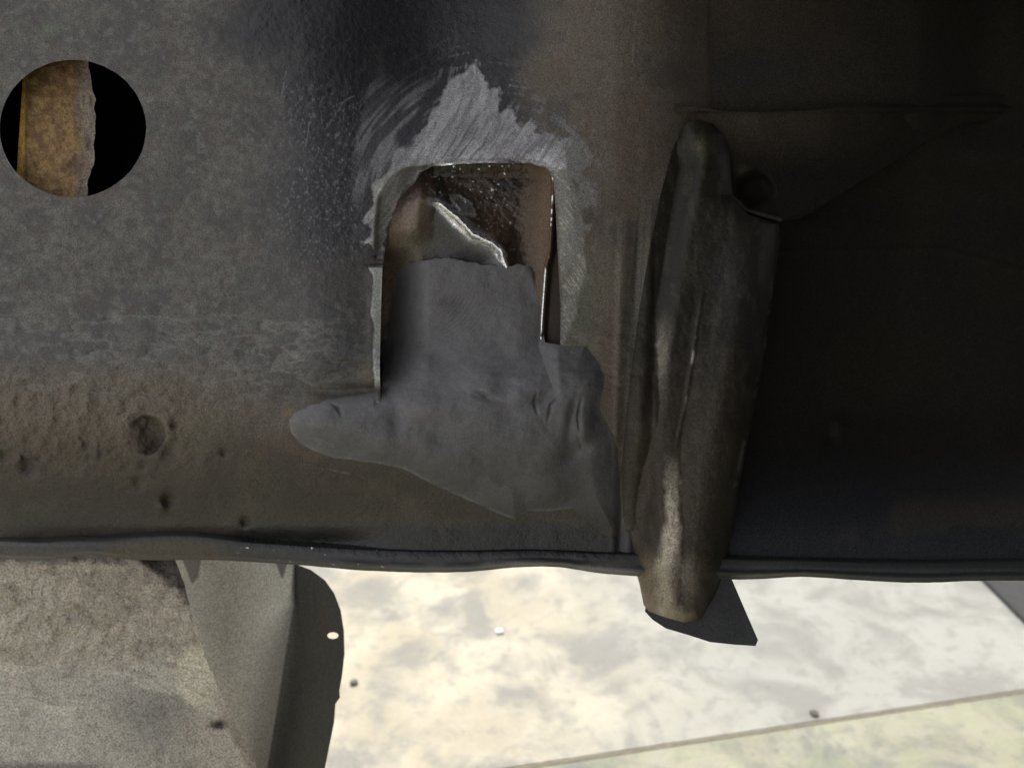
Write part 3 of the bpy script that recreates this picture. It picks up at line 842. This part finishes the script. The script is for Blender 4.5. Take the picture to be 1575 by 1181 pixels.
# back, top and bottom of the box section
slab("rail_back_plate", [pl(-90, -90, -90), pl(1750, -90, -90), pl(1750, 815, -90), pl(-90, 815, -90),
                         pl(-90, -90, -93), pl(1750, -90, -93), pl(1750, 815, -93), pl(-90, 815, -93)], M_dark, rail, RAIL_ORIGIN)
slab("rail_top_plate", [pl(-90, -110, 0), pl(1750, -110, -10), pl(1750, -110, -93), pl(-90, -110, -93),
                        pl(-90, -68, -2), pl(1750, -68, -12), pl(1750, -92, -93), pl(-90, -92, -93)], M_dark, rail, RAIL_ORIGIN)
slab("rail_bottom_plate", [pl(-90, 826, -15), pl(1750, 846, -18), pl(1750, 830, -92), pl(-90, 830, -92),
                           pl(-90, 818, -15), pl(1750, 832, -18), pl(1750, 816, -92), pl(-90, 816, -92)], M_dark, rail, RAIL_ORIGIN)
slab("rail_end_plate", [pl(-90, -90, -1), pl(-72, -90, -1), pl(-72, 820, -6), pl(-90, 820, -6),
                        pl(-90, -90, -90), pl(-72, -90, -90), pl(-72, 816, -90), pl(-90, 816, -90)], M_dark, rail, RAIL_ORIGIN)

# ------------------------------------------------------------------ lower left panel
LP_O = pl(150, 1100, -60)
LPOLY = [(-90, 820), (262, 820), (270, 862), (284, 900), (300, 960), (316, 1010), (338, 1062), (362, 1112), (392, 1170), (424, 1260), (-90, 1260)]


def low_h(x, y):
    h = -66 - 0.03 * (y - 850)
    d, t = dline(x, y, [(190, 850), (230, 880), (262, 905), (290, 950)])
    h = h - 2 * ss(0, 40, x - np.interp(y, [850, 905, 960, 1200], [190, 262, 300, 420]))
    h = h + 3 * (fbm(x, y, 90, 141, 4) - .5) + 2.6 * (fbm(x, y, 14, 142, 4, ang=-35, ax=1.6) - .5) * ss(1080, 980, y)
    h = h - 3 * gs(x, y, 338, 1113, 13, 6)
    h = h - 5 * ss(30, 0, y - 842)
    return h


def low_m(x, y):
    n = fbm(x, y, 50, 143, 5); n2 = fbm(x, y, 18, 144, 4, ax=2.4, ang=-20)
    m = Mat(x, (0.44, 0.385, 0.32), .7, 0, 1.1)
    m.mix(.6 * ss(.5, .64, n), (.46, .41, .34))
    m.mix(.6 * ss(.5, .38, n2), (.30, .255, .21))
    m.mix(.7 * ss(980, 1080, y + 40 * (n - .5)) * ss(330, 180, x), (.44, .42, .375), .6)
    m.mix(.8 * gs(x, y, 240, 1100, 60, 70), (.20, .195, .18), .5)
    m.mix(.95 * ss(.42, .5, n2 + .12) * ss(.3, .6, gs(x, y, 305, 1040, 40, 50)), (.62, .56, .42), .5)
    m.mix(.6 * ss(.6, .72, fbm(x, y, 26, 146, 4, ax=5, ang=8)) * ss(980, 1040, y), (.58, .54, .45), .5)
    m.mix(.25 * ss(.6, .74, fbm(x, y, 20, 147, 4)), (.18, .15, .13), .6)
    m.mix(.9 * ss(0, 26, x - np.interp(y, [850, 905, 960], [180, 262, 302])) * ss(985, 940, y), (.06, .048, .046), .6)
    m.mix(.5 * ss(16, 0, y - 850), (.12, .10, .08))
    for pts, k in (([(200, 1085), (240, 1130), (300, 1181)], .6), ([(150, 1060), (240, 1085)], .4), ([(180, 1150), (250, 1155)], .4)):
        d, t = dline(x, y, pts); m.mix(k * ss(5, 1, d + 3 * (n2 - .4)), (.3, .28, .25), .5)
    m.mix(.9 * gs(x, y, 338, 1113, 12, 6), (.02, .02, .02))
    m.mix(.8 * ss(14, 6, np.abs(sdf(x, y, LPOLY) + 4)) * ss(1000, 1150, y), (.24, .19, .15), .5)
    m.mix(.6 * ss(1165, 1180, y) * ss(200, 100, x), (.03, .03, .035))
    return m


low = sheet("lower_panel", (-90, 430, 815, 1262), 1.8, low_h, low_m, M_far, None, lambda x, y: sdf(x + 3 * (fbm(x, y, 20, 145, 3) - .5), y, LPOLY), 2.0, origin=LP_O)
low["label"] = "pitted grey brown steel panel under the left end of the dark rail"
low["category"] = "panel"

# ------------------------------------------------------------------ curved bracket with the small bolt hole
BR_O = pl(450, 1180, -90)
BOUT = [(250, 820), (420, 820), (452, 866), (478, 876), (500, 892), (514, 912), (524, 938), (529, 970), (530, 1005), (526, 1040), (522, 1062), (523, 1072), (516, 1082), (514, 1110), (506, 1150), (498, 1190), (480, 1262), (340, 1262), (300, 1100)]


def br_h(x, y):
    xr = np.interp(y, [860, 930, 1000, 1181, 1262], [452, 452, 440, 412, 400])      # fold line
    left = -100 + 0.16 * (x - 452)
    u = x - xr
    h = -88 - 0.11 * np.minimum(np.abs(np.minimum(u, 0)), 200) - 0.42 * np.maximum(u, 0)
    rnd = ss(900, 1100, y) * 22 + 3
    h = -84 + np.where(u < 0, 0.24 * u, -0.34 * u)
    h = h - 0.10 * rnd * np.exp(-(u / rnd) ** 2)
    h = h + 9 * gs(x, y, 385, 1000, 60, 200) * -1
    h = h + 0.5 * (fbm(x, y, 60, 151, 3) - .5)
    return h


def br_m(x, y):
    n = fbm(x, y, 60, 152, 4)
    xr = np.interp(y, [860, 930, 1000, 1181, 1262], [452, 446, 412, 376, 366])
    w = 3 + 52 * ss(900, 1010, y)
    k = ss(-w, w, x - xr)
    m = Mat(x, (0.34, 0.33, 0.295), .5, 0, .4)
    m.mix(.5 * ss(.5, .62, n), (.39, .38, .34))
    m.mix(.95 * k, (0.028, 0.024, 0.020), .45)  # side past the fold and lower face darkened as painted shade
    m.mix(.6 * gs(x, y, 500, 960, 10, 34), (.05, .042, .025))
    m.mix(.8 * ss(9, 2, np.abs(x - (445 - 0.3 * (y - 870)) + 6)) * 0, (.03, .03, .03))
    m.mix(.9 * ss(3, 0, sdf(x, y, [(424, 860), (442, 860), (434, 888)])), (.03, .03, .03))
    m.mix(.8 * ss(3, 0, sdf(x, y, [(282, 860), (308, 860), (304, 885), (296, 896)])), (.04, .04, .035))
    return m


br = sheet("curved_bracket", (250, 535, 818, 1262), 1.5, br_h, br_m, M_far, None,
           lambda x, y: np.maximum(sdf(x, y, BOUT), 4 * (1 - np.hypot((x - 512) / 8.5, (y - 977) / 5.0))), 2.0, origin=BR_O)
br["label"] = "folded steel bracket with rounded dark edge and tiny bolt hole, against sunlit ground"
br["category"] = "bracket"

# ------------------------------------------------------------------ ground of cast slabs
def ground_material(name, base, light, stain, seed, green=0.0, cool=False):
    m = bpy.data.materials.new(name); m.use_nodes = True
    nt = m.node_tree; N = nt.nodes; L = nt.links; pb = N["Principled BSDF"]
    tc = N.new("ShaderNodeTexCoord")
    def noise(sc, det, off, dist=0.0):
        mp = N.new("ShaderNodeMapping"); mp.inputs["Location"].default_value = (off, off * .7, seed)
        L.new(tc.outputs["Object"], mp.inputs[0])
        n = N.new("ShaderNodeTexNoise"); n.inputs["Scale"].default_value = sc; n.inputs["Detail"].default_value = det
        n.inputs["Distortion"].default_value = dist; n.inputs["Roughness"].default_value = .6
        L.new(mp.outputs[0], n.inputs["Vector"]); return n
    def mix(fac, a, b):
        x = N.new("ShaderNodeMix"); x.data_type = 'RGBA'
        L.new(fac, x.inputs[0])
        for i, s in ((6, a), (7, b)):
            if isinstance(s, tuple): x.inputs[i].default_value = (*s, 1)
            else: L.new(s, x.inputs[i])
        return x.outputs[2]
    def rng(s, a, b, lo=0., hi=1.):
        r = N.new("ShaderNodeMapRange"); r.interpolation_type = 'SMOOTHSTEP'
        r.inputs["From Min"].default_value = a; r.inputs["From Max"].default_value = b; r.inputs["To Min"].default_value = lo; r.inputs["To Max"].default_value = hi
        L.new(s, r.inputs["Value"]); return r.outputs[0]
    c = mix(rng(noise(9, 6, 1).outputs["Fac"], .4, .60), base, light)
    if cool:                                        # the cream skin is worn to greyer cement towards the right
        sx = N.new("ShaderNodeSeparateXYZ"); L.new(tc.outputs["Object"], sx.inputs[0])
        ad = N.new("ShaderNodeMath"); ad.operation = 'ADD'; L.new(sx.outputs[0], ad.inputs[0])
        sc_ = N.new("ShaderNodeMath"); sc_.operation = 'MULTIPLY'; L.new(noise(8, 4, 33).outputs["Fac"], sc_.inputs[0]); sc_.inputs[1].default_value = .3
        L.new(sc_.outputs[0], ad.inputs[1])
        c = mix(rng(ad.outputs[0], .08, .42, 0, .8), c, (.232, .24, .226))
    c = mix(rng(noise(11, 6, 5, .5).outputs["Fac"], .44, .64, 0, .8), c, stain)
    c = mix(rng(noise(45, 4, 9, .3).outputs["Fac"], .48, .72, 0, .55), c, stain)
    c = mix(rng(noise(110, 6, 12).outputs["Fac"], .62, .75, 0, .6), c, (stain[0] * .45, stain[1] * .45, stain[2] * .42))
    if green: c = mix(rng(noise(30, 6, 20, .4).outputs["Fac"], .42, .62, 0, green), c, (.225, .24, .145))
    L.new(c, pb.inputs["Base Color"]); pb.inputs["Roughness"].default_value = .85
    b = N.new("ShaderNodeBump"); b.inputs["Distance"].default_value = .002; b.inputs["Strength"].default_value = .6
    L.new(noise(260, 6, 3).outputs["Fac"], b.inputs["Height"]); L.new(b.outputs[0], pb.inputs["Normal"])
    return m


M_g1 = ground_material("worn_pale_concrete", (.295, .266, .20), (.355, .327, .258), (.16, .158, .148), 1, cool=True)
M_g2 = ground_material("mossy_pale_concrete", (.215, .205, .155), (.25, .245, .19), (.11, .118, .11), 4, .4)
M_earth = ground_material("earth", (.22, .18, .13), (.3, .25, .19), (.14, .13, .11), 7)

ground = slab("ground", [(-60, -60, -.06), (60, -60, -.06), (60, 60, -.06), (-60, 60, -.06), (-60, -60, -.014), (60, -60, -.014), (60, 60, -.014), (-60, 60, -.014)], M_earth, None, (0, 0, -.04))
ground["kind"] = "structure"; ground["label"] = "pale worn concrete ground in sun"


def poly_slab(name, pts, z0, z1, mat, parent, edge=.0012):
    """cast slab with eased edges"""
    import bmesh
    bm = bmesh.new()
    vs = [bm.verts.new((p[0], p[1], z0)) for p in pts]
    f = bm.faces.new(vs)
    if f.normal.z < 0: f.normal_flip()
    r = bmesh.ops.extrude_face_region(bm, geom=[f])
    for v in [g for g in r['geom'] if isinstance(g, bmesh.types.BMVert)]: v.co.z = z1
    bmesh.ops.recalc_face_normals(bm, faces=bm.faces)
    top = [e for e in bm.edges if all(abs(v.co.z - z1) < 1e-6 for v in e.verts)]
    bmesh.ops.bevel(bm, geom=top, offset=edge, segments=3, affect='EDGES')
    me = bpy.data.meshes.new(name); bm.to_mesh(me); bm.free(); me.materials.append(mat)
    o = bpy.data.objects.new(name, me); S.collection.objects.link(o)
    if parent:
        o.parent = parent; o.location = (0, 0, .04)
    return o


g0 = on_ground(520, 1222); g1 = on_ground(1575, 1062)
dv = (g1 - g0)[:2]; dv /= np.linalg.norm(dv); nv_ = np.array([-dv[1], dv[0]])
A = g0[:2]
def gp(t, n): return tuple(A + dv * t + nv_ * n)
poly_slab("concrete_slab", [gp(-3, .0011), gp(3, .0011), gp(3, 3), gp(-3, 3)], -.013, 0, M_g1, ground)
s2 = poly_slab("concrete_slab", [gp(-3, -3), gp(3, -3), gp(3, -.0011), gp(-3, -.0011)], -.013, -.001, M_g2, ground)
s2["label"] = "greenish mossy slab nearest the camera"

M_joint = plain("joint_filler", (.27, .235, .17), .9)
jt = poly_slab("joint_strip", [gp(-3, -.0009), gp(3, -.0009), gp(3, .0009), gp(-3, .0009)], -.013, -.0006, M_joint, ground, .0002)
# dark sheet at the right
M_sheet = plain("sheet_dark", (0.03, 0.03, 0.03), .8)
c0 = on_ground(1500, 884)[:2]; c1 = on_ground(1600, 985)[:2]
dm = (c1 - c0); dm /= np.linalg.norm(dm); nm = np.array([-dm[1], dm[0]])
sheet_ = poly_slab("dark_sheet", [tuple(c0 - dm * .02), tuple(c0 + dm * .6), tuple(c0 + dm * .6 + nm * .9), tuple(c0 - dm * .02 + nm * .9)], .001, .006, M_sheet, None, .0015)
sheet_["label"] = "dark flat sheet on the pale ground at the far right, under the rail"; sheet_["category"] = "mat"

# small loose bits on the ground
import random
random.seed(4)
M_stone = plain("grit", (.10, .09, .08), .8); M_scrap = plain("pale_chip", (.62, .66, .70), .25, .8)


def stone(name, px, py, r, mat, label, flat=.5):
    import bmesh
    p = on_ground(px, py)
    bm = bmesh.new(); bmesh.ops.create_icosphere(bm, subdivisions=2, radius=r)
    for v in bm.verts:
        v.co *= 1 + random.uniform(-.22, .22); v.co.z *= flat
    me = bpy.data.meshes.new(name); bm.to_mesh(me); bm.free(); me.materials.append(mat)
    o = bpy.data.objects.new(name, me); S.collection.objects.link(o); o.location = (p[0], p[1], r * flat * .7)
    o.rotation_euler.z = random.uniform(0, 6)
    o["label"] = label; o["category"] = "stone"
    return o


stone("pebble", 545, 1051, .0045, M_stone, "small dark pebble on the pale ground beside the curved bracket")
stone("pebble", 1252, 1098, .0045, M_stone, "small dark pebble on the pale ground just above the slab joint")
chip = stone("glass_chip", 768, 972, .005, M_scrap, "pale glassy chip in the middle of the sunlit ground"); chip["category"] = "chip"

# ------------------------------------------------------------------ added unseen slabs above and at the right, shading the rail
M_blocker = plain("blocker_dark", (0.03, 0.028, 0.025), .8)
body = bpy.data.objects.new("light_blocker", None); S.collection.objects.link(body); body.location = (.3, 0, .9)
body["label"] = "added unseen dark slabs above and to the right that shade the rail"; body["category"] = "light blocker"
def blockerbox(name, x0, x1, y0, y1, z0, z1):
    slab(name, [(x0, y0, z0), (x1, y0, z0), (x1, y1, z0), (x0, y1, z0), (x0, y0, z1), (x1, y0, z1), (x1, y1, z1), (x0, y1, z1)], M_blocker, body, (.3, 0, .9))
blockerbox("overhead_blocker", -.06, 1.2, -.55, .36, HC + .17, HC + .19)
blockerbox("right_blocker", .24, .26, -.55, .30, .12, HC + .168)
